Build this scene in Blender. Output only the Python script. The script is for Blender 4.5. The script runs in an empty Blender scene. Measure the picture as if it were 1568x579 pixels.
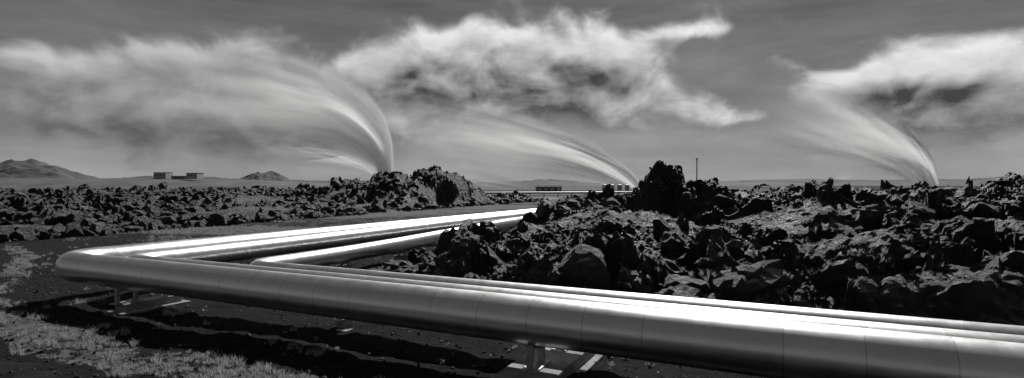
import bpy, bmesh, math, random
import numpy as np
from mathutils import Vector
random.seed(7); rng=np.random.default_rng(11)
S=bpy.context.scene
# ---------------------------------------------------------------- helpers
def link(o):
    S.collection.objects.link(o); return o
def mesh_np(name,V,F,mat=None,smooth=False,uv=None,attr=None):
    me=bpy.data.meshes.new(name); V=np.asarray(V,dtype=np.float32); F=np.asarray(F,dtype=np.int32)
    k=F.shape[1]; me.vertices.add(len(V)); me.vertices.foreach_set('co',V.ravel())
    me.loops.add(F.size); me.loops.foreach_set('vertex_index',F.ravel())
    me.polygons.add(len(F)); me.polygons.foreach_set('loop_start',np.arange(0,F.size,k,dtype=np.int32))
    me.polygons.foreach_set('loop_total',np.full(len(F),k,dtype=np.int32))
    me.polygons.foreach_set('use_smooth',np.full(len(F),smooth,dtype=bool))
    if uv is not None:
        l=me.uv_layers.new(name='UVMap'); l.data.foreach_set('uv',np.asarray(uv,dtype=np.float32)[F.ravel()].ravel())
    if attr is not None:
        for n,a in attr.items():
            at=me.attributes.new(n,'FLOAT','POINT'); at.data.foreach_set('value',np.asarray(a,dtype=np.float32))
    me.update(calc_edges=True); me.validate()
    o=bpy.data.objects.new(name,me); link(o)
    if mat: me.materials.append(mat)
    return o
def grid_faces(nx,ny):
    i=np.arange(nx-1)[:,None]; j=np.arange(ny-1)[None,:]
    a=(i*ny+j).ravel(); return np.stack([a,a+ny,a+ny+1,a+1],1)
def h2(i,j,s=0):
    n=(i.astype(np.int64)*374761393+j.astype(np.int64)*668265263+s*974634777)&0xffffffff
    n=((n^(n>>13))*1274126177)&0xffffffff
    n=((n^(n>>16))*2246822519)&0xffffffff
    return ((n^(n>>15))&0xffffff)/float(0xffffff)
def vnoise(x,y,s=0):
    xi=np.floor(x);yi=np.floor(y);fx=x-xi;fy=y-yi;fx=fx*fx*(3-2*fx);fy=fy*fy*(3-2*fy)
    return (h2(xi,yi,s)*(1-fx)+h2(xi+1,yi,s)*fx)*(1-fy)+(h2(xi,yi+1,s)*(1-fx)+h2(xi+1,yi+1,s)*fx)*fy
def fbm(x,y,o=4,s=0):
    r=0;a=.5;t=0
    for k in range(o):
        r=r+a*vnoise(x*2**k+k*17.3,y*2**k-k*9.1,s+k);t+=a;a*=.5
    return r/t
def ss(x,a,b):
    t=np.clip((x-a)/(b-a),0,1); return t*t*(3-2*t)
def blocks(x,y,size,s,tilt=.9):
    x=x/size;y=y/size
    xi=np.floor(x);yi=np.floor(y);best=np.full(x.shape,9.);h=np.zeros(x.shape)
    for di in(-1,0,1):
        for dj in(-1,0,1):
            ci=xi+di;cj=yi+dj
            px=ci+h2(ci,cj,s);py=cj+h2(ci,cj,s+1)
            dx=x-px;dy=y-py;d=dx*dx+dy*dy
            v=h2(ci,cj,s+2)-.5+tilt*((h2(ci,cj,s+3)-.5)*dx+(h2(ci,cj,s+4)-.5)*dy)*2-d*.4
            m=d<best;best=np.where(m,d,best);h=np.where(m,v,h)
    return h*size
class X:
    def __init__(s,nt,v): s.nt=nt;s.v=v
    def op(s,o,*a,clamp=False):
        n=s.nt.nodes.new('ShaderNodeMath');n.operation=o;n.use_clamp=clamp
        for k,q in enumerate((s,)+a):
            q=q.v if isinstance(q,X) else q
            if isinstance(q,(int,float)): n.inputs[k].default_value=q
            else: s.nt.links.new(q,n.inputs[k])
        return X(s.nt,n.outputs[0])
    def __add__(s,o): return s.op('ADD',o)
    __radd__=__add__
    def __sub__(s,o): return s.op('SUBTRACT',o)
    def __rsub__(s,o): return X(s.nt,float(o)).op('SUBTRACT',s)
    def __mul__(s,o): return s.op('MULTIPLY',o)
    __rmul__=__mul__
    def __truediv__(s,o): return s.op('DIVIDE',o)
    def pw(s,o): return s.op('POWER',o)
    def exp(s): return s.op('EXPONENT')
    def sstep(s,a,b):
        n=s.nt.nodes.new('ShaderNodeMapRange');n.interpolation_type='SMOOTHSTEP'
        s.nt.links.new(s.v,n.inputs[0])
        n.inputs[1].default_value=a;n.inputs[2].default_value=b;return X(s.nt,n.outputs[0])
    def rng(s,a,b,c,d):
        n=s.nt.nodes.new('ShaderNodeMapRange');s.nt.links.new(s.v,n.inputs[0])
        for k,q in enumerate((a,b,c,d)): n.inputs[k+1].default_value=q
        return X(s.nt,n.outputs[0])
def comb(nt,*a):
    n=nt.nodes.new('ShaderNodeCombineXYZ')
    for k,q in enumerate(a):
        if isinstance(q,X): nt.links.new(q.v,n.inputs[k])
        else: n.inputs[k].default_value=q
    return n.outputs[0]
def noise(nt,vec,scale,det=5,rough=.55,dist=0.):
    n=nt.nodes.new('ShaderNodeTexNoise');n.inputs['Scale'].default_value=scale;n.inputs['Detail'].default_value=det
    n.inputs['Roughness'].default_value=rough;n.inputs['Distortion'].default_value=dist
    if vec is not None: nt.links.new(vec,n.inputs['Vector'])
    return X(nt,n.outputs[0])
def newmat(name):
    m=bpy.data.materials.new(name);m.use_nodes=True;nt=m.node_tree
    return m,nt,nt.nodes['Principled BSDF']
def setcol(nt,b,x,rough=None):
    nt.links.new(comb(nt,x,x,x),b.inputs['Base Color'])
def bump(nt,b,h,strength,dist):
    n=nt.nodes.new('ShaderNodeBump');n.inputs['Strength'].default_value=strength;n.inputs['Distance'].default_value=dist
    nt.links.new(h.v,n.inputs['Height']);nt.links.new(n.outputs[0],b.inputs['Normal'])
def pos(nt):
    return nt.nodes.new('ShaderNodeNewGeometry').outputs['Position']
def plainmat(name,c,rough=.8,metal=0,var=.3,scale=3):
    m,nt,b=newmat(name);n=noise(nt,pos(nt),scale,6)
    setcol(nt,b,n.rng(.3,.7,c*(1-var),c*(1+var)));b.inputs['Roughness'].default_value=rough;b.inputs['Metallic'].default_value=metal
    bump(nt,b,n,.3,.02);return m
# ---------------------------------------------------------------- materials
def lava_mat(name,dark,moss,mthr,bsc=1.):
    m,nt,b=newmat(name);g=nt.nodes.new('ShaderNodeNewGeometry');p=g.outputs['Position']
    sp=nt.nodes.new('ShaderNodeSeparateXYZ');nt.links.new(g.outputs['Normal'],sp.inputs[0]);nz=X(nt,sp.outputs[2])
    n1=noise(nt,p,.35,6,.6);n2=noise(nt,p,5,8,.7);n3=noise(nt,p,26,6,.7)
    up=nz.sstep(.55,.9);pm=(n1*.75+n2*.4).sstep(mthr,mthr+.1)
    base=n2.rng(.3,.7,dark*.25,dark*2.)
    mo=n3.rng(.3,.7,moss*.3,moss*1.6)
    k=up*pm
    setcol(nt,b,base*(1-k)+mo*k)
    nt.links.new((.52+k*.4).v,b.inputs['Roughness']);b.inputs['Specular IOR Level'].default_value=.42
    v=nt.nodes.new('ShaderNodeTexVoronoi');v.inputs['Scale'].default_value=6*bsc;nt.links.new(p,v.inputs['Vector'])
    bump(nt,b,n2*1.3+n3*.45+X(nt,v.outputs[0])*.6,1.,.22/bsc)
    return m
M_lava=lava_mat('lava_rock',.018,.23,.545)
M_lava2=lava_mat('lava_rock_far',.018,.22,.54,.5)
M_hill=plainmat('hill_rock',.06,.9,0,.5,.02)
M_plain=plainmat('plain_scrub',.07,.9,0,.5,.05)
M_conc=plainmat('concrete',.22,.85,0,.35,4)
M_steel=plainmat('galvanised_steel',.35,.5,.7,.2,6)
M_white=plainmat('pale_cladding',.5,.6,0,.08,1)
M_dark=plainmat('dark_cladding',.06,.6,0,.2,1)
m,nt,b=newmat('ground_gravel_grass');p=pos(nt)
at=nt.nodes.new('ShaderNodeAttribute');at.attribute_name='grass';ga=X(nt,at.outputs['Fac'])
n1=noise(nt,p,.6,6,.6);n2=noise(nt,p,6,8,.7);n3=noise(nt,p,45,4,.7)
k=(ga+(n1-.5)*1.7+(n2-.5)*2.4).sstep(.48,.68)
gr=n2.rng(.3,.7,.06,.23)*n3.rng(.3,.7,.3,1.6);dk=n2.rng(.3,.7,.007,.026)*n3.rng(.3,.7,.4,1.8)
setcol(nt,b,dk*(1-k)+gr*k);b.inputs['Roughness'].default_value=.95;b.inputs['Specular IOR Level'].default_value=.1
bump(nt,b,n2*1.4+n3*.6,1.,.12);M_ground=m
m,nt,b=newmat('dirt_road');p=pos(nt);n2=noise(nt,p,2.5,8,.7);n3=noise(nt,p,50,4,.7)
setcol(nt,b,n2.rng(.3,.7,.010,.03)*n3.rng(.3,.7,.4,1.9));b.inputs['Roughness'].default_value=.9;b.inputs['Specular IOR Level'].default_value=.1
bump(nt,b,n2*.9+n3*.6,1.,.09);M_road=m
m,nt,b=newmat('dry_grass');n=noise(nt,pos(nt),2,4)
setcol(nt,b,n.rng(.3,.7,.14,.44));b.inputs['Roughness'].default_value=.8
tr=nt.nodes.new('ShaderNodeBsdfTranslucent');tr.inputs[0].default_value=(.4,.4,.4,1)
mx=nt.nodes.new('ShaderNodeMixShader');mx.inputs[0].default_value=.45
nt.links.new(b.outputs[0],mx.inputs[1]);nt.links.new(tr.outputs[0],mx.inputs[2]);nt.links.new(mx.outputs[0],nt.nodes['Material Output'].inputs[0]);M_grass=m
m,nt,b=newmat('aluminium_cladding')
uvn=nt.nodes.new('ShaderNodeUVMap');uvn.uv_map='UVMap';sp=nt.nodes.new('ShaderNodeSeparateXYZ');nt.links.new(uvn.outputs[0],sp.inputs[0])
L=X(nt,sp.outputs[0]);A=X(nt,sp.outputs[1])
cell=L.op('FLOOR');fr=L.op('FRACT')
wn=nt.nodes.new('ShaderNodeTexWhiteNoise');wn.noise_dimensions='1D';nt.links.new(cell.v,wn.inputs['W']);rnd=X(nt,wn.outputs[0])
seam=((fr-.5).op('ABSOLUTE')).sstep(.484,.496)
st=noise(nt,comb(nt,L*.4,A*14,rnd*9),1.5,5,.6);sm=noise(nt,comb(nt,L*2,A*5,0.),1.2,6,.65)
col=(rnd.rng(0,1,.71,.77)+(st-.5)*.12+(sm-.5)*.16)*(1-seam*.28)
setcol(nt,b,col);b.inputs['Metallic'].default_value=1
nt.links.new((.35+(sm-.5)*.22+rnd*.02).v,b.inputs['Roughness'])
bump(nt,b,sm*.5+st*.3,.35,.012);M_alu=m
# ---------------------------------------------------------------- layout frame
ea=np.array([.899,-.438]);eb=np.array([.463,.887]);CI=np.array([-8.84,18.48]);CO=np.array([-13.95,17.0])
det=ea[0]*eb[1]-ea[1]*eb[0]
def toab(x,y):
    dx=x-CI[0];dy=y-CI[1];return (dx*eb[1]-dy*eb[0])/det,(dy*ea[0]-dx*ea[1])/det
# ---------------------------------------------------------------- pipes
def pipe(name,corner,r,z0,z1,R,near=40,far=120):
    pts=[]
    for t in np.arange(near,R,-.25): pts.append((*(corner+ea*t),z0))
    cen=corner+ea*R+eb*R
    for k in range(0,25):
        th=math.pi/2*k/24
        q=cen-eb*R*math.cos(th)-ea*R*math.sin(th);pts.append((*q,z0))
    for t in list(np.arange(R+.25,40,.25))+list(np.arange(40,far,1.)):
        pts.append((*(corner+eb*t),z0+(z1-z0)*float(ss(np.array(t),2.,22.))))
    P=np.array(pts);T=np.gradient(P,axis=0);T/=np.linalg.norm(T,axis=1)[:,None]
    Ls=np.concatenate([[0],np.cumsum(np.linalg.norm(np.diff(P,axis=0),axis=1))])
    n=64;a=np.linspace(0,2*math.pi,n+1)
    V=[];UV=[]
    for p_,l_,t_ in zip(P,Ls,T):
        sd=np.cross(t_,[0,0,1]);sd/=np.linalg.norm(sd);up=np.cross(sd,t_)
        V.append(p_[None,:]+r*(np.cos(a)[:,None]*sd+np.sin(a)[:,None]*up))
        UV.append(np.stack([np.full(n+1,l_),a/(2*math.pi)],1))
    o=mesh_np(name,np.concatenate(V),grid_faces(len(P),n+1),M_alu,True,np.concatenate(UV))
    bv=[];bf=[];k=0
    for l_ in np.arange(3.0,Ls[-1],6.0):
        c=np.array([np.interp(l_,Ls,P[:,q]) for q in range(3)]);t_=np.array([np.interp(l_,Ls,T[:,q]) for q in range(3)]);t_/=np.linalg.norm(t_)
        sd=np.cross(t_,[0,0,1]);sd/=np.linalg.norm(sd);up=np.cross(sd,t_)
        for off,rr in((-.03,r-.004),(-.0295,r+.002),(.0295,r+.002),(.03,r-.004)):
            bv.append(c+t_*off+rr*(np.cos(a)[:,None]*sd+np.sin(a)[:,None]*up))
        f=grid_faces(4,n+1)+k;bf.append(f);k+=4*(n+1)
    bo=mesh_np('joint_bands',np.concatenate(bv),np.concatenate(bf),M_alu,False,np.tile([[.25,.3]],(k,1)));bo.parent=o
    return o
SM=1.25
pipe('steam_pipe',CO,.43,.95,.95,1.15)
pipe('steam_pipe',CO+SM*(ea+eb)-.1*ea,.36,.86,.95,.95)
pipe('steam_pipe',CI,.325,.58,.98,.9)
def add_box(bm,c,size,ax=(1,0),bev=0):
    ax=np.array(ax,float);ax=ax/np.linalg.norm(ax);ay=np.array([-ax[1],ax[0]])
    vs=[]
    for dz in(-.5,.5):
        for dx,dy in((-.5,-.5),(.5,-.5),(.5,.5),(-.5,.5)):
            q=np.array(c[:2])+ax*dx*size[0]+ay*dy*size[1];vs.append(bm.verts.new((q[0],q[1],c[2]+dz*size[2])))
    for f in((3,2,1,0),(4,5,6,7),(0,1,5,4),(1,2,6,5),(2,3,7,6),(3,0,4,7)): bm.faces.new([vs[i] for i in f])
def part(name,parent,mat,fn,bevel=0):
    bm=bmesh.new();fn(bm);me=bpy.data.meshes.new(name);bm.to_mesh(me);bm.free();me.materials.append(mat)
    o=link(bpy.data.objects.new(name,me))
    if parent: o.parent=parent
    if bevel:
        md=o.modifiers.new('b','BEVEL');md.width=bevel;md.segments=2
    return o
def empty(name):
    o=link(bpy.data.objects.new(name,None));o.empty_display_size=.1;return o
def gz(x,y):
    x=np.asarray(x,float);y=np.asarray(y,float)
    near=np.exp(-((x+3)**2+(y-14)**2)/60**2)
    return (-.10+.16*(fbm(x*.25,y*.25,4,3)-.5)*2*near+.16*(fbm(x*1.7,y*1.7,4,8)-.5)*near)
def support(origin,along,across,items,wide=.45,ext=.9):
    e=empty('pipe_support')
    offs=[i[0] for i in items]
    mid=(min(offs)+max(offs))/2;ln=max(offs)-min(offs)+ext
    c=origin+across*mid
    part('concrete_sleeper',e,M_conc,lambda bm:(add_box(bm,(c[0],c[1],0.),(wide,ln,.26),along),add_box(bm,(c[0],c[1],-.14),(wide+.35,ln+.3,.12),along)),.02)
    def st(bm):
        for o_,zb,r in items:
            q=origin+across*o_
            if zb-.15>.06:
                for s_ in(-1,1):
                    w=q+across*s_*r*.55;zt=zb+r-math.sqrt(r*r-(r*.55)**2)-.01
                    add_box(bm,(w[0],w[1],(.132+zt)/2),(.12,.09,zt-.132),along)
                add_box(bm,(q[0],q[1],.145),(.3,r*1.7,.025),along)
            add_box(bm,(q[0],q[1],zb-.012),(.34,r*.7,.03),along)
    part('steel_saddle',e,M_steel,st,.004)
    return e
support(CO+ea*3.6,ea,eb,[(0,.52,.43),(SM,.5,.36)],.4,.4)
for t in(16.0,25.,33.):
    support(CO+ea*t,ea,eb,[(0,.52,.43),(SM,.5,.36)],1.0,1.4)
support(CO+ea*10.3,ea,eb,[(SM,.5,.36)],.3,.3)
for t in(4.5,12.,17.8,26.):
    support(CI+ea*t,ea,eb,[(0,.255,.325)])
for t in np.arange(4.5,60,3.6):
    z1=.58+.40*float(ss(np.array(t),2,22))-.325
    support(CI+eb*t,eb,-ea,[(0,z1,.325)],.3,.8)
for t in np.arange(6.5,60,5.):
    z1=.86+.09*float(ss(np.array(t),2,22))-.36
    support(CO+eb*t,eb,-ea,[(0,.52,.43),(-SM+.1,z1,.36)],.3,.6)
# ---------------------------------------------------------------- ground
def polyd(x,y,pts):
    d=np.full(x.shape,1e9)
    for (x0,y0),(x1,y1) in zip(pts[:-1],pts[1:]):
        vx,vy=x1-x0,y1-y0;t=np.clip(((x-x0)*vx+(y-y0)*vy)/(vx*vx+vy*vy),0,1)
        d=np.minimum(d,np.hypot(x-x0-t*vx,y-y0-t*vy))
    return d
ROAD=[(-60,45),(-34,33),(-25,25.0),(-19.5,17.6),(-15.2,12.3),(-10.5,9.3),(-5,7.3),(2,5.2),(12,1),(25,-8)]
def grassmask(x,y):
    a,b=toab(x,y);ao=a+3.4;bo=b+3.6
    d=polyd(x,y,ROAD)
    dn=d+(fbm(x*.7,y*.7,3,44)-.5)*1.0
    g=-.08*np.ones_like(x)
    g+=.66*ss(dn,1.9,2.2)*(1-ss(dn,2.6,3.2))
    g+=.62*ss(d,1.75,2.1)*np.exp(-((bo+1.95+(fbm(x*.5,y*.5,2,45)-.5)*.8)/.45)**2)*ss(ao,-1.5,1)
    left=ss(-ao,1.0,3.5)*ss(b,2,10)
    g+=left*(.30+.45*ss(fbm(x*.05+4,y*.16,3,40),.42,.62))
    g+=.25*ss(y,38,60)
    g-=.6*(1-ss(d,1.3,2.))
    g+=.40*ss(a,0,1)*(1-ss(a,4,8))*ss(b,0,1.)
    return g
n=560;t=np.linspace(-1,1,n);xs=-4+2.4*np.sinh(8.9*t);ys=14+2.4*np.sinh(8.9*t)
XX,YY=np.meshgrid(xs,ys,indexing='ij');x=XX.ravel();y=YY.ravel()
mesh_np('ground',np.stack([x,y,gz(x,y)],1),grid_faces(n,n),M_ground,True,attr={'grass':grassmask(x,y)})
rp=[]
for (x0,y0),(x1,y1) in zip(ROAD[:-1],ROAD[1:]):
    k=max(2,int(math.hypot(x1-x0,y1-y0)/.5))
    for i in range(k): rp.append((x0+(x1-x0)*i/k,y0+(y1-y0)*i/k))
rp=np.array(rp)
for _ in range(60): rp[1:-1]=(rp[:-2]+rp[2:]+2*rp[1:-1])/4
T=np.gradient(rp,axis=0);T/=np.linalg.norm(T,axis=1)[:,None];Nn=np.stack([-T[:,1],T[:,0]],1)
w=np.linspace(-1,1,25);ii=np.arange(len(rp));RX=[];RY=[];RZ=[]
for k_ in w:
    jit=(fbm(ii*.35,np.full(len(rp),k_*3.),3,71)-.5)*1.1*abs(k_)**3
    q=rp+Nn*((k_*1.75)+jit)[:,None]
    RX.append(q[:,0]);RY.append(q[:,1]);RZ.append(gz(q[:,0],q[:,1])+.03-.07*abs(k_)**6-.03*math.exp(-((abs(k_)-.5)/.15)**2))
RV=np.stack([np.array(RX).ravel(),np.array(RY).ravel(),np.array(RZ).ravel()],1)
mesh_np('dirt_road',RV,grid_faces(25,len(rp)),M_road,True)
# ---------------------------------------------------------------- lava fields
def rough(x,y,amp,big=.38):
    wx=x+.4*(fbm(x*.9,y*.9,3,21)-.5)*2;wy=y+.4*(fbm(x*.9,y*.9,3,31)-.5)*2
    v=ss(fbm(x*.4,y*.4,2,41),.35,.62)
    h=blocks(wx,wy,3.1,100,1.1)*big+blocks(wx+5,wy,1.3,120,1.3)*.34*(.4+v)+blocks(wx,wy+3,.5,140,1.4)*.42*(.4+.9*v)
    h+=(fbm(x*4,y*4,3,5)-.5)*.14
    return h*amp
BUMPS=[(25.6,33.9,.9,1.2,1.1),(29.6,35.5,2.6,2,.8),(9.7,11.8,3.2,2.4,1.2),(6.7,15.1,2.4,2.8,.9),(17.2,16.5,3,2.2,1.15),
       (5.3,7.1,2,2,.6),(12.7,25.6,3,2,.3),(20.7,28.6,1.2,1.5,.5),(14.2,29.6,.9,1.2,.5),(24.7,19.6,4,3,.6),(23.7,8.6,3,2,1.0),(18.7,6.6,2.4,1.6,.8),(30.7,13.6,4,3,.8),(13.5,7,1.6,1.4,.5),(33.7,37.6,3,3,.6),(21,5.,1.5,1.2,.6)]
def flatm(a,b,x,y):
    return ss(fbm(x*.28+9,y*.28,3,88),.42,.55)*.85*ss(b,5,11)
def Hr(a,b,x,y):
    e=ss(a+(fbm(x*.35,y*.35,3,55)-.5)*3,1.2,4.4)*ss(b+(fbm(x*.4,y*.4,3,56)-.5)*2.2,1.6,3.4)
    e*=1-ss(a,62,70);e*=1-ss(b,55,66)
    far=ss(b+a*.05,6,28)
    h=.68+1.7*far+.15*ss(a,15,30)*far
    for k,(ba,bb,sa,sb,hh) in enumerate(BUMPS):
        wa=a+(fbm(x*.9,y*.9,3,330)-.5)*sa*.7;wb=b+(fbm(x*.9,y*.9,3,340)-.5)*sb*.7
        h=h+hh*np.exp(-(((wa-ba)/sa)**2+((wb-bb)/sb)**2)**1.3)
    h+=(fbm(x*.22,y*.22,4,61)-.5)*1.3
    H=e*(h+rough(x,y,1.)*(1-flatm(a,b,x,y)))-.22*(1-e)-.12
    r=np.sqrt(((a-8.9)/1.6)**2+((b-21.5)/1.5)**2)+(fbm(x*1.1,y*1.1,3,350)-.5)*.7
    top=4.95-1.9*ss(r,.0,1.15)+blocks(x+2,y,1.0,360,1.4)*.36+blocks(x,y,.42,370,1.4)*.6
    r2=np.sqrt(((a-11.2)/2.1)**2+((b-21.2)/1.8)**2)+(fbm(x*1.1,y*1.1,3,351)-.5)*.6
    top2=3.45-.8*ss(r2,.2,1.2)+blocks(x+2,y,1.0,360,1.4)*.4+blocks(x,y,.42,370,1.4)*.5
    w1=1-ss(r,.85,1.3);w2=1-ss(r2,.85,1.3)
    H=np.where(w2>0,H*(1-w2)+np.maximum(H,top2)*w2,H)
    return np.where(w1>0,H*(1-w1)+np.maximum(H,top)*w1,H)
na,nb=660,660
aa=-.5+70.5*np.linspace(0,1,na)**1.35;bb=.3+66*np.linspace(0,1,nb)**1.55
AA,BB=np.meshgrid(aa,bb,indexing='ij');a=AA.ravel();b_=BB.ravel()
x=CI[0]+a*ea[0]+b_*eb[0];y=CI[1]+a*ea[1]+b_*eb[1]
z=Hr(a,b_,x,y)
jx=(fbm(x*1.8,y*1.8+z*1.5,3,91)-.5)*.35;jy=(fbm(x*1.8+z*1.5,y*1.8,3,92)-.5)*.35
mesh_np('lava_field',np.stack([x+jx,y+jy,z],1),grid_faces(na,nb),M_lava,False)
LD=np.array([.40,.916]);LN=np.array([-.916,.40]);L0=np.array([-34.7,37.5])
def Hl(u_,d,x,y):
    e=ss(d+(fbm(x*.12,y*.12,4,155)-.5)*9,-4.5,2)
    h=.4+1.55*ss(d,5,32)+(fbm(x*.09,y*.09,4,161)-.5)*2.0
    wx=x+(fbm(x*.2,y*.2,3,171)-.5)*6;wy=y+(fbm(x*.2,y*.2,3,172)-.5)*6
    M=4.3*np.exp(-(((wx+18.5)/10.5)**2+((wy-94)/13)**2)**1.3)+2.8*np.exp(-(((wx+9.5)/6.5)**2+((wy-97)/10)**2)**1.2)+1.0*np.exp(-(((wx+34)/7.)**2+((wy-92)/9)**2))
    fl=ss(fbm(x*.13+3,y*.13,3,188),.40,.52)*.88*(1-ss(M,.5,1.5))
    r=rough(x*.7,y*.7,1.5,.24)
    return e*(h+M+r*(1-fl))-.3*(1-e)-.15
nu,nd=640,440
uu=-40+190*np.linspace(0,1,nu);dd=-10+116*np.linspace(0,1,nd)**1.5
UU,DD=np.meshgrid(uu,dd,indexing='ij');u_=UU.ravel();d=DD.ravel()
x=L0[0]+u_*LD[0]+d*LN[0];y=L0[1]+u_*LD[1]+d*LN[1]
z=Hl(u_,d,x,y);e_=1-ss(u_,95,135);z=z*e_-.4*(1-e_)
mesh_np('lava_field',np.stack([x,y,z],1),grid_faces(nu,nd),M_lava2,False)
# ---------------------------------------------------------------- rocks
def ico(sub):
    bm=bmesh.new();bmesh.ops.create_icosphere(bm,subdivisions=sub,radius=1);bm.verts.ensure_lookup_table()
    V=np.array([v.co[:] for v in bm.verts]);F=np.array([[v.index for v in f.verts] for f in bm.faces]);bm.free();return V,F
def rock_mesh(name,P,Sz,sub,mat):
    V0,F0=ico(sub);nv=len(V0);N=len(P)
    nvar=40;var=[]
    for k in range(nvar):
        pl=rng.normal(size=(9,3));pl/=np.linalg.norm(pl,axis=1)[:,None];dist=rng.uniform(.4,1.,9)
        dt=V0@pl.T;rr=np.where(dt>.05,dist/np.maximum(dt,.05),9).min(1);rr=np.minimum(rr,1.3)
        rr=rr*(1+rng.normal(size=nv)*.06)
        var.append(V0*rr[:,None]*np.array([1,rng.uniform(.6,1),rng.uniform(.5,.9)]))
    var=np.array(var)
    q=rng.normal(size=(N,4));q/=np.linalg.norm(q,axis=1)[:,None]
    w_,x_,y_,z_=q.T
    R=np.stack([1-2*(y_*y_+z_*z_),2*(x_*y_-z_*w_),2*(x_*z_+y_*w_),2*(x_*y_+z_*w_),1-2*(x_*x_+z_*z_),2*(y_*z_-x_*w_),2*(x_*z_-y_*w_),2*(y_*z_+x_*w_),1-2*(x_*x_+y_*y_)],1).reshape(N,3,3)
    idx=rng.integers(0,nvar,N)
    out=np.einsum('nij,nkj->nki',R,var[idx])*Sz[:,None,None]+P[:,None,:]
    F=(F0[None]+(np.arange(N)*nv)[:,None,None]).reshape(-1,3)
    return mesh_np(name,out.reshape(-1,3),F,mat,False)
def scatter_right(N,s0,s1,pw,amax=50,bmax=50,clus=.47):
    a=rng.uniform(0,1,N*3)*amax;b=rng.uniform(0,1,N*3)**1.5*bmax+1.
    x=CI[0]+a*ea[0]+b*eb[0];y=CI[1]+a*ea[1]+b*eb[1]
    m=(fbm(x*.5,y*.5,3,201)-flatm(a,b,x,y)*.15>clus-.05)&(a>1.2);a,b,x,y=a[m][:N],b[m][:N],x[m][:N],y[m][:N]
    s=s0+(s1-s0)*rng.uniform(0,1,len(a))**pw
    return np.stack([x,y,Hr(a,b,x,y)+s*.1],1),s
P1,s1=scatter_right(18000,.04,.22,2.2);rock_mesh('lava_boulders',P1,s1,2,M_lava)
P1,s1=scatter_right(1000,.22,.85,2.2);rock_mesh('lava_boulders',P1,s1,3,M_lava)
a=9.6+rng.normal(size=50)*1.3;b=21.5+rng.normal(size=50)*.9;x=CI[0]+a*ea[0]+b*eb[0];y=CI[1]+a*ea[1]+b*eb[1];s=rng.uniform(.12,.35,50)
rock_mesh('lava_boulders',np.stack([x,y,Hr(a,b,x,y)-.05],1),s,3,M_lava)
def scatter_left(N,s0,s1,pw):
    u_=rng.uniform(-15,95,N*3);d=rng.uniform(0,1,N*3)**1.5*60-5
    x=L0[0]+u_*LD[0]+d*LN[0];y=L0[1]+u_*LD[1]+d*LN[1]
    fl=ss(fbm(x*.13+3,y*.13,3,188),.40,.52)
    m=fbm(x*.2,y*.2,3,301)-fl*.12>.44;u_,d,x,y=u_[m][:N],d[m][:N],x[m][:N],y[m][:N]
    s=s0+(s1-s0)*rng.uniform(0,1,len(d))**pw
    return np.stack([x,y,np.maximum(Hl(u_,d,x,y),-.1)+s*.2],1),s
P1,s1=scatter_left(7000,.12,.85,2.8);rock_mesh('lava_boulders',P1,s1,2,M_lava2)
N=20000
x=rng.uniform(-24,12,N);y=8+rng.uniform(0,1,N)**1.3*20
s=.008+.06*rng.uniform(0,1,N)**4
rock_mesh('gravel',np.stack([x,y,gz(x,y)+.01],1),s,1,M_lava2)
# ---------------------------------------------------------------- grass
def tufts(name,x,y,z,hgt,nb):
    N=len(x);V=np.empty((N,nb,5,3),np.float32)
    ang=rng.uniform(0,2*math.pi,(N,nb));rad=rng.uniform(0,1,(N,nb))*.4*hgt[:,None]
    bx=x[:,None]+np.cos(ang)*rad*.8;by=y[:,None]+np.sin(ang)*rad*.8
    h=hgt[:,None]*rng.uniform(.5,1.1,(N,nb));lean=rng.uniform(.15,.8,(N,nb))*h;la=ang+rng.normal(size=(N,nb))*.5
    w=.0035+.012*h;pa=rng.uniform(0,2*math.pi,(N,nb));px=np.cos(pa)*w;py=np.sin(pa)*w
    V[...,0,0]=bx-px;V[...,0,1]=by-py;V[...,0,2]=z[:,None]-.02
    V[...,1,0]=bx+px;V[...,1,1]=by+py;V[...,1,2]=z[:,None]-.02
    mx=bx+np.cos(la)*lean*.35;my=by+np.sin(la)*lean*.35;mz=z[:,None]+h*.6
    V[...,2,0]=mx+px*.7;V[...,2,1]=my+py*.7;V[...,2,2]=mz
    V[...,3,0]=mx-px*.7;V[...,3,1]=my-py*.7;V[...,3,2]=mz
    V[...,4,0]=bx+np.cos(la)*lean;V[...,4,1]=by+np.sin(la)*lean;V[...,4,2]=z[:,None]+h*.95
    k=(np.arange(N*nb)*5)[:,None]
    F=np.concatenate([k+np.array([[0,1,2]]),k+np.array([[0,2,3]]),k+np.array([[3,2,4]])])
    return mesh_np(name,V.reshape(-1,3),F,M_grass,False)
N=110000
x=rng.uniform(-26,14,N);y=8+rng.uniform(0,1,N)**1.25*24
g=grassmask(x,y)+(fbm(x*.8,y*.8,4,400)-.5)*2.0+(fbm(x*3,y*3,2,401)-.5)*1.6
m=(g>.68)
x,y=x[m][:9000],y[m][:9000]
tufts('grass',x,y,gz(x,y),.04+.15*rng.uniform(0,1,len(x))**2,14)
a=rng.uniform(0,32,26000);b=rng.uniform(0,1,26000)**1.4*28+.6
x=CI[0]+a*ea[0]+b*eb[0];y=CI[1]+a*ea[1]+b*eb[1]
m=fbm(x*.35+3,y*.35,4,500)>.56;a,b,x,y=a[m],b[m],x[m],y[m];z=np.maximum(Hr(a,b,x,y),gz(x,y))
tufts('grass',x,y,z,.05+.12*rng.uniform(0,1,len(x)),14)
x=rng.uniform(-60,-2,60000);y=rng.uniform(22,95,60000);a,b=toab(x,y)
dl=(x-L0[0])*LN[0]+(y-L0[1])*LN[1]
m=(a<-5.2)&(dl<12)&(grassmask(x,y)+(fbm(x*.4,y*.4,3,600)-.5)*1.3>.5);x,y=x[m][:14000],y[m][:14000]
dl=(x-L0[0])*LN[0]+(y-L0[1])*LN[1]
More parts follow.
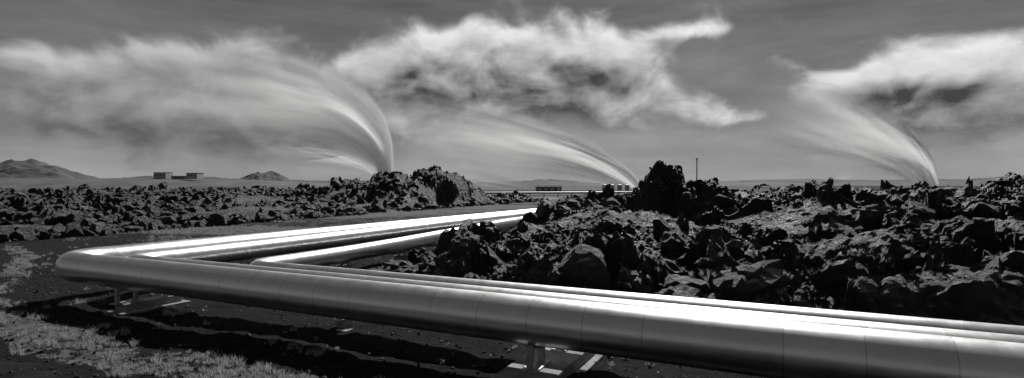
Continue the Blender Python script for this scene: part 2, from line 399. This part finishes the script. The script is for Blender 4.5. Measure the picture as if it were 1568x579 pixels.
tufts('grass',x,y,np.maximum(gz(x,y),Hl(0*x,dl,x,y)*1.),.08+.14*rng.uniform(0,1,len(x)),10)
# ---------------------------------------------------------------- hills and plain
def hill(name,cx,cy,w,dpt,hgt,mat,seed,pk=1.,base=-3,nx=140,ny=60,ns=.35):
    t=np.linspace(-1,1,nx);s=np.linspace(-1,1,ny);A_,B_=np.meshgrid(t,s,indexing='ij');A_=A_.ravel();B_=B_.ravel()
    r=np.sqrt(A_**2+B_**2);e=(1-ss(r,0,1))**pk
    z=base+hgt*e*(1+ns*(fbm(A_*5+seed,B_*5,5,seed)-.5)*2)+hgt*.08*(fbm(A_*18,B_*18,3,seed)-.5)*ss(e,0,.2)
    return mesh_np(name,np.stack([cx+A_*w,cy+B_*dpt,z],1),grid_faces(nx,ny),mat,False)
hill('hill',-1100,1250,250,220,54,M_hill,5,1.1)
hill('hill',-800,1300,420,260,24,M_hill,6,.8)
hill('hill',-670,1500,130,150,43,M_hill,7,1.2)
hill('hill',-600,1600,520,200,19,M_hill,8,.7)
hill('hill',190,2600,330,260,30,M_hill,9,.6)
hill('hill',1500,2400,1300,400,28,M_hill,10,.45,ns=.5)
hill('hill',2100,2300,500,300,42,M_hill,13,.8)
hill('hill',-100,3200,900,300,20,M_hill,12,.5)
nx,ny=220,40
xx=np.linspace(-620,-20,nx);yy=np.linspace(330,620,ny);A_,B_=np.meshgrid(xx,yy,indexing='ij');x=A_.ravel();y=B_.ravel()
z=9.2*(1-ss(x,-300,-40))*ss(y,330,420)+(fbm(x*.03,y*.03,4,701)-.5)*1.6-.8
mesh_np('plain',np.stack([x,y,z],1),grid_faces(nx,ny),M_plain,False)
# ---------------------------------------------------------------- distant structures
def building(name,cx,cy,z0,w,d,h,wallm,roofm,nwin,gable=0.):
    e=empty(name)
    def walls(bm): add_box(bm,(cx,cy,z0+h/2),(w,d,h))
    part('walls',e,wallm,walls)
    def roof(bm):
        if gable:
            v=[bm.verts.new(q) for q in((cx-w/2-.3,cy-d/2-.3,z0+h),(cx+w/2+.3,cy-d/2-.3,z0+h),(cx+w/2+.3,cy+d/2+.3,z0+h),(cx-w/2-.3,cy+d/2+.3,z0+h),(cx-w/2-.3,cy,z0+h+gable),(cx+w/2+.3,cy,z0+h+gable))]
            for f in((0,1,5,4),(2,3,4,5),(0,4,3),(1,2,5),(3,2,1,0)): bm.faces.new([v[i] for i in f])
        else: add_box(bm,(cx,cy,z0+h+.15),(w+.4,d+.4,.3))
    part('roof',e,roofm,roof)
    def win(bm):
        for i in range(nwin): add_box(bm,(cx-w/2+w*(i+.5)/nwin,cy-d/2-.03,z0+h*.6),(w/nwin*.5,.05,h*.3))
    part('windows',e,M_dark if wallm!=M_dark else M_steel,win)
    part('door',e,M_steel,lambda bm:add_box(bm,(cx+w*.38,cy-d/2-.04,z0+1.05),(1.2,.05,2.1)))
    return e
M_grey=plainmat('grey_cladding',.35,.6,0,.1,1)
M_roof=plainmat('dark_roof',.03,1.,0,.2,1)
building('power_station_hall',-264,420,8.,9,9,4.6,M_grey,M_dark,4)
building('power_station_hall',-240,420,8.,8,9,4.2,M_grey,M_dark,3)
building('power_station_annex',-252,424,7.8,12,8,2.2,M_dark,M_white,5)
building('industrial_building',14.8,225,.3,10,8,2.3,M_dark,M_roof,4,.6)
def tank(cx,cy,r,h):
    e=empty('storage_tank')
    def sh(bm):
        bmesh.ops.create_cone(bm,cap_ends=True,segments=28,radius1=r,radius2=r,depth=h)
        bmesh.ops.translate(bm,verts=bm.verts[:],vec=(cx,cy,h/2))
        q=bmesh.ops.create_cone(bm,cap_ends=True,segments=28,radius1=r+.06,radius2=.2,depth=.3)
        bmesh.ops.translate(bm,verts=q['verts'],vec=(cx,cy,h+.15))
    part('shell',e,M_grey,sh)
    part('ladder',e,M_steel,lambda bm:[add_box(bm,(cx-.2,cy-r-.1,h/2),(.05,.05,h)),add_box(bm,(cx+.2,cy-r-.1,h/2),(.05,.05,h))]+[add_box(bm,(cx,cy-r-.1,.3+i*.35),(.34,.03,.03)) for i in range(int(h/.35))])
for i in range(4): tank(33.4+i*2.7,200,.85,3.4)
e=empty('utility_mast')
def mast(bm):
    q=bmesh.ops.create_cone(bm,cap_ends=True,segments=12,radius1=.09,radius2=.05,depth=7.4);bmesh.ops.translate(bm,verts=q['verts'],vec=(20.0,60,2.5))
part('pole',e,M_dark,mast)
part('crossarm',e,M_dark,lambda bm:(add_box(bm,(20.0,60,6.0),(.22,.06,.06)),add_box(bm,(20.0,60,6.22),(.16,.12,.16))))
def tubeX(bm,p0,p1,r):
    d_=Vector(p1)-Vector(p0);q=bmesh.ops.create_cone(bm,cap_ends=True,segments=16,radius1=r,radius2=r,depth=d_.length)
    bmesh.ops.rotate(bm,verts=q['verts'],matrix=d_.to_track_quat('Z','Y').to_matrix());bmesh.ops.translate(bm,verts=q['verts'],vec=(Vector(p0)+Vector(p1))/2)
e=empty('distant_pipeline')
part('pipe_run',e,M_steel,lambda bm:(tubeX(bm,(-12,150,1.2),(24,160,1.2),.3),tubeX(bm,(24,160,1.2),(80,185,1.2),.3)))
part('pipe_posts',e,M_dark,lambda bm:[add_box(bm,(-11+4*i,150.3+1.11*i,.4),(.2,.4,1.2)) for i in range(9)])
# ---------------------------------------------------------------- steam plumes: nested curved veils of vapour blown downwind from each vent
def steam_mat(seed,op,streak,fe):
    m=bpy.data.materials.new('steam');m.use_nodes=True;nt=m.node_tree;nt.nodes.clear()
    out=nt.nodes.new('ShaderNodeOutputMaterial')
    uvn=nt.nodes.new('ShaderNodeUVMap');uvn.uv_map='UVMap';sp=nt.nodes.new('ShaderNodeSeparateXYZ');nt.links.new(uvn.outputs[0],sp.inputs[0])
    s=X(nt,sp.outputs[0]);q=X(nt,sp.outputs[1])
    nA=noise(nt,comb(nt,s*1.0,q*streak,seed),1.3,4,.5,.3)
    nB=noise(nt,comb(nt,s*1.2,q*streak*4,seed+5),1.5,4,.6)
    qq=q+(nA-.5)*.2*s.sstep(.03,.4)
    prof=qq.sstep(.0,.42)*(1-qq.sstep(.70,1.0))
    edge=1-q.sstep(.88,1.);edge=edge*q.sstep(0.,.12)
    a=prof*edge*(nA.rng(.3,.65,.65,1.2))*(nB.rng(.3,.7,.84,1.1))*(1-s.sstep(fe,1.))*s.sstep(0.,.03)*op*(1.15-s*.5)
    a=a.op('MINIMUM',.96).op('MAXIMUM',0.)
    df=nt.nodes.new('ShaderNodeBsdfDiffuse');tl=nt.nodes.new('ShaderNodeBsdfTranslucent');tp=nt.nodes.new('ShaderNodeBsdfTransparent')
    df.inputs[0].default_value=(.88,.88,.88,1);tl.inputs[0].default_value=(.88,.88,.88,1)
    m1=nt.nodes.new('ShaderNodeMixShader');m1.inputs[0].default_value=.4;nt.links.new(df.outputs[0],m1.inputs[1]);nt.links.new(tl.outputs[0],m1.inputs[2])
    m2=nt.nodes.new('ShaderNodeMixShader');nt.links.new(a.v,m2.inputs[0]);nt.links.new(tp.outputs[0],m2.inputs[1]);nt.links.new(m1.outputs[0],m2.inputs[2])
    nt.links.new(m2.outputs[0],out.inputs[0]);return m
def catmull(P,n):
    P=np.array(P,float);k=len(P);t=np.linspace(0,k-1,n);i=np.clip(t.astype(int),0,k-2);f=(t-i)[:,None]
    p0=P[np.clip(i-1,0,k-1)];p1=P[i];p2=P[i+1];p3=P[np.clip(i+2,0,k-1)]
    return .5*(2*p1+(p2-p0)*f+(2*p0-5*p1+4*p2-p3)*f*f+(3*p1-p0-3*p2+p3)*f**3)
def plume(dist,U,Lw,veils,op,streak,fe,seed):
    e=empty('steam_plume');n=140;nq=48
    Uc=catmull(U,n);Lc=catmull(Lw,n);q=np.linspace(0,1,nq)
    for k in range(veils):
        off=(k-(veils-1)/2)/max(1,(veils-1)/2) if veils>1 else 0
        xz=Lc[:,None,:]*(1-q)[None,:,None]+Uc[:,None,:]*q[None,:,None]
        th=np.linalg.norm(Uc-Lc,axis=1)
        yy=dist+off*(.42*th+.4)[:,None]*np.sin(math.pi*q)[None,:]+(np.linspace(0,1,n)**1.5*8*off)[:,None]
        wob=(fbm(np.repeat(np.linspace(0,2.5,n),nq),np.tile(q*4,n),3,int(seed*10)+k)-.5).reshape(n,nq)*th[:,None]*.26
        V=np.stack([xz[...,0],yy+wob,xz[...,1]],-1).reshape(-1,3)
        uv=np.stack([np.repeat(np.linspace(0,1,n),nq),np.tile(q,n)],1)
        o=mesh_np('vapour_veil',V,grid_faces(n,nq),steam_mat(seed+k*3.1,op,streak,fe),True,uv);o.parent=e
    return e
def outl(pts,D): return [((u-784)/850*D,3.4+(283-v)/850*D) for u,v in pts]
plume(300,outl([(604,280),(604,240),(601,203),(587,165),(557,127),(507,92),(440,60),(370,32),(280,2)],300),
          outl([(578,280),(573,260),(556,248),(526,238),(480,232),(410,232),(320,238),(210,244),(80,248)],300),4,1.0,3.,.35,1.3)
plume(310,outl([(584,268),(557,244),(522,229),(480,215),(440,203),(390,195),(330,192)],310),
          outl([(573,273),(548,264),(508,259),(468,256),(428,253),(378,251),(318,249)],310),2,.6,2.,.2,4.2)
plume(350,outl([(988,290),(973,264),(944,237),(904,210),(850,187),(790,165),(720,144),(640,127),(550,112)],350),
          outl([(952,292),(928,284),(898,278),(858,274),(810,271),(750,268),(680,265),(600,262),(510,259)],350),3,1.05,3.,.3,7.7)
plume(340,outl([(830,290),(799,276),(755,264),(710,252),(650,243)],340),
          outl([(814,295),(783,295),(743,294),(700,293),(640,292)],340),2,.6,2.,.3,9.4)
plume(295,outl([(1438,284),(1432,254),(1420,226),(1398,196),(1362,163),(1314,132),(1260,103),(1200,76)],295),
          outl([(1406,286),(1386,277),(1360,269),(1328,262),(1288,257),(1238,252),(1178,247),(1100,244)],295),3,1.05,3.,.3,12.9)
# ---------------------------------------------------------------- sun + sky
SUN_AZ=math.radians(18);SUN_EL=math.radians(44)
sd=Vector((math.sin(SUN_AZ)*math.cos(SUN_EL),math.cos(SUN_AZ)*math.cos(SUN_EL),math.sin(SUN_EL)))
li=bpy.data.lights.new('sun','SUN');li.energy=4.8;li.angle=math.radians(.5);li.color=(1,.995,.985)
so=link(bpy.data.objects.new('sun',li));so.rotation_euler=sd.to_track_quat('Z','Y').to_euler()
W=bpy.data.worlds.new('World');S.world=W;W.use_nodes=True;nt=W.node_tree;bg=nt.nodes['Background']
sky=nt.nodes.new('ShaderNodeTexSky');sky.sky_type='NISHITA';sky.sun_disc=False;sky.sun_elevation=SUN_EL;sky.sun_rotation=SUN_AZ
bwn=nt.nodes.new('ShaderNodeRGBToBW');nt.links.new(sky.outputs[0],bwn.inputs[0]);skyv=X(nt,bwn.outputs[0])
tc=nt.nodes.new('ShaderNodeTexCoord');sp=nt.nodes.new('ShaderNodeSeparateXYZ');nt.links.new(tc.outputs['Generated'],sp.inputs[0])
dx,dy,dz=[X(nt,sp.outputs[k]) for k in range(3)]
az=dx.op('ARCTAN2',dy)*57.2958;el=dz.op('ARCSINE')*57.2958
CL=[(-41.5,9.8,2.4,1.3,.8),(-37,9.3,3.6,1.7,.85),(-31.5,11,4,2.2,1.05),(-25,10.2,5,2.6,1.1),(-35,6.0,10,3.,1.1),(-21,6.6,9,3.4,1.15),
 (-14.5,11.2,3.8,2.8,1.05),(-9,12.2,4,3.2,1.15),(-4,13,4.5,3.2,1.2),(3,13.4,5.5,3.4,1.2),(9,12.8,4.2,3,1.1),(3,9.4,6,3.2,1.05),(13.5,13.5,4.2,1.6,.95),(17,15.,3.2,1.,.8),(20,14.7,2.6,.7,.65),
 (13.5,10.,2.8,2.6,.95),(9,7.6,3.4,2.4,.9),(17,7.2,3.4,1.4,.9),(21.5,6.2,2.8,.9,.75),(-7,8.,9,3.6,1.1),
 (28.5,8.4,2,1.8,.85),(32,8.4,2.8,2.,.95),(35,9.6,2.8,2.,1.05),(38.5,8.4,3.2,2.4,1.1),(43,9.4,3.6,2.8,1.15),(36,6.0,4.8,2.2,1.),(42,5.6,4.8,2.3,1.)]
def dens(a_,e_):
    n1=noise(nt,comb(nt,a_*.1,e_*.14,0.),1.8,8,.52,.35)
    pv=comb(nt,a_,e_,0.);prev=None
    for ca,ce,wa,we,wt in CL:
        vm=nt.nodes.new('ShaderNodeVectorMath');vm.operation='MULTIPLY_ADD';nt.links.new(pv,vm.inputs[0])
        vm.inputs[1].default_value=(1/wa,1/we,0);vm.inputs[2].default_value=(-ca/wa,-ce/we,0)
        dt=nt.nodes.new('ShaderNodeVectorMath');dt.operation='DOT_PRODUCT';nt.links.new(vm.outputs[0],dt.inputs[0]);nt.links.new(vm.outputs[0],dt.inputs[1])
        pw=nt.nodes.new('ShaderNodeMath');pw.operation='POWER';pw.inputs[0].default_value=.36788;nt.links.new(dt.outputs['Value'],pw.inputs[1])
        ma=nt.nodes.new('ShaderNodeMath');ma.operation='MULTIPLY_ADD';nt.links.new(pw.outputs[0],ma.inputs[0]);ma.inputs[1].default_value=wt
        if prev is None: ma.inputs[2].default_value=0
        else: nt.links.new(prev,ma.inputs[2])
        prev=ma.outputs[0]
    return X(nt,prev).op('MINIMUM',1.8)+(n1-.5)*2.3
d0=dens(az,el);d1=dens(az+.5,el+1.4)
al=d0.sstep(.15,1.1)
lit=(d0-d1).rng(-.5,.85,0,1)
thick=d0.sstep(.8,1.9)
n3=noise(nt,comb(nt,az*.06,el*.2,3.),2.,4,.5)
west=az.rng(-24,-10,.62,1.)
cc=.15+lit*.70*west-thick*.16+(n3-.5)*.24
cc=cc-(1-az.rng(-24,-14,0.,1.))*(1-el.sstep(4.,9.))*.08
hz=(el.op('ABSOLUTE')*-.13).exp()
base=(skyv*.019).op('MINIMUM',.30)
base=base*.42+.065
thin=noise(nt,comb(nt,az*.035,el*.22,9.),2.2,6,.6)
veil=noise(nt,comb(nt,az*.03,el*.09,21.),2.,5,.55).sstep(.4,.7)*(1-el.sstep(9,17))
tot=(base+hz*.18+(thin-.5)*.14+veil*.08)*(1-al)+cc.op('MAXIMUM',.06)*al
nt.links.new(comb(nt,tot,tot,tot),bg.inputs[0]);bg.inputs[1].default_value=1.0
# ---------------------------------------------------------------- camera
cd=bpy.data.cameras.new('camera');cd.sensor_width=36;cd.lens=19.5;cd.clip_end=30000;cd.clip_start=.1;cd.shift_y=-.004
co=link(bpy.data.objects.new('camera',cd));co.location=(0,0,3.4);co.rotation_euler=(math.pi/2,0,0);S.camera=co
S.view_settings.view_transform='Standard';S.view_settings.look='None'
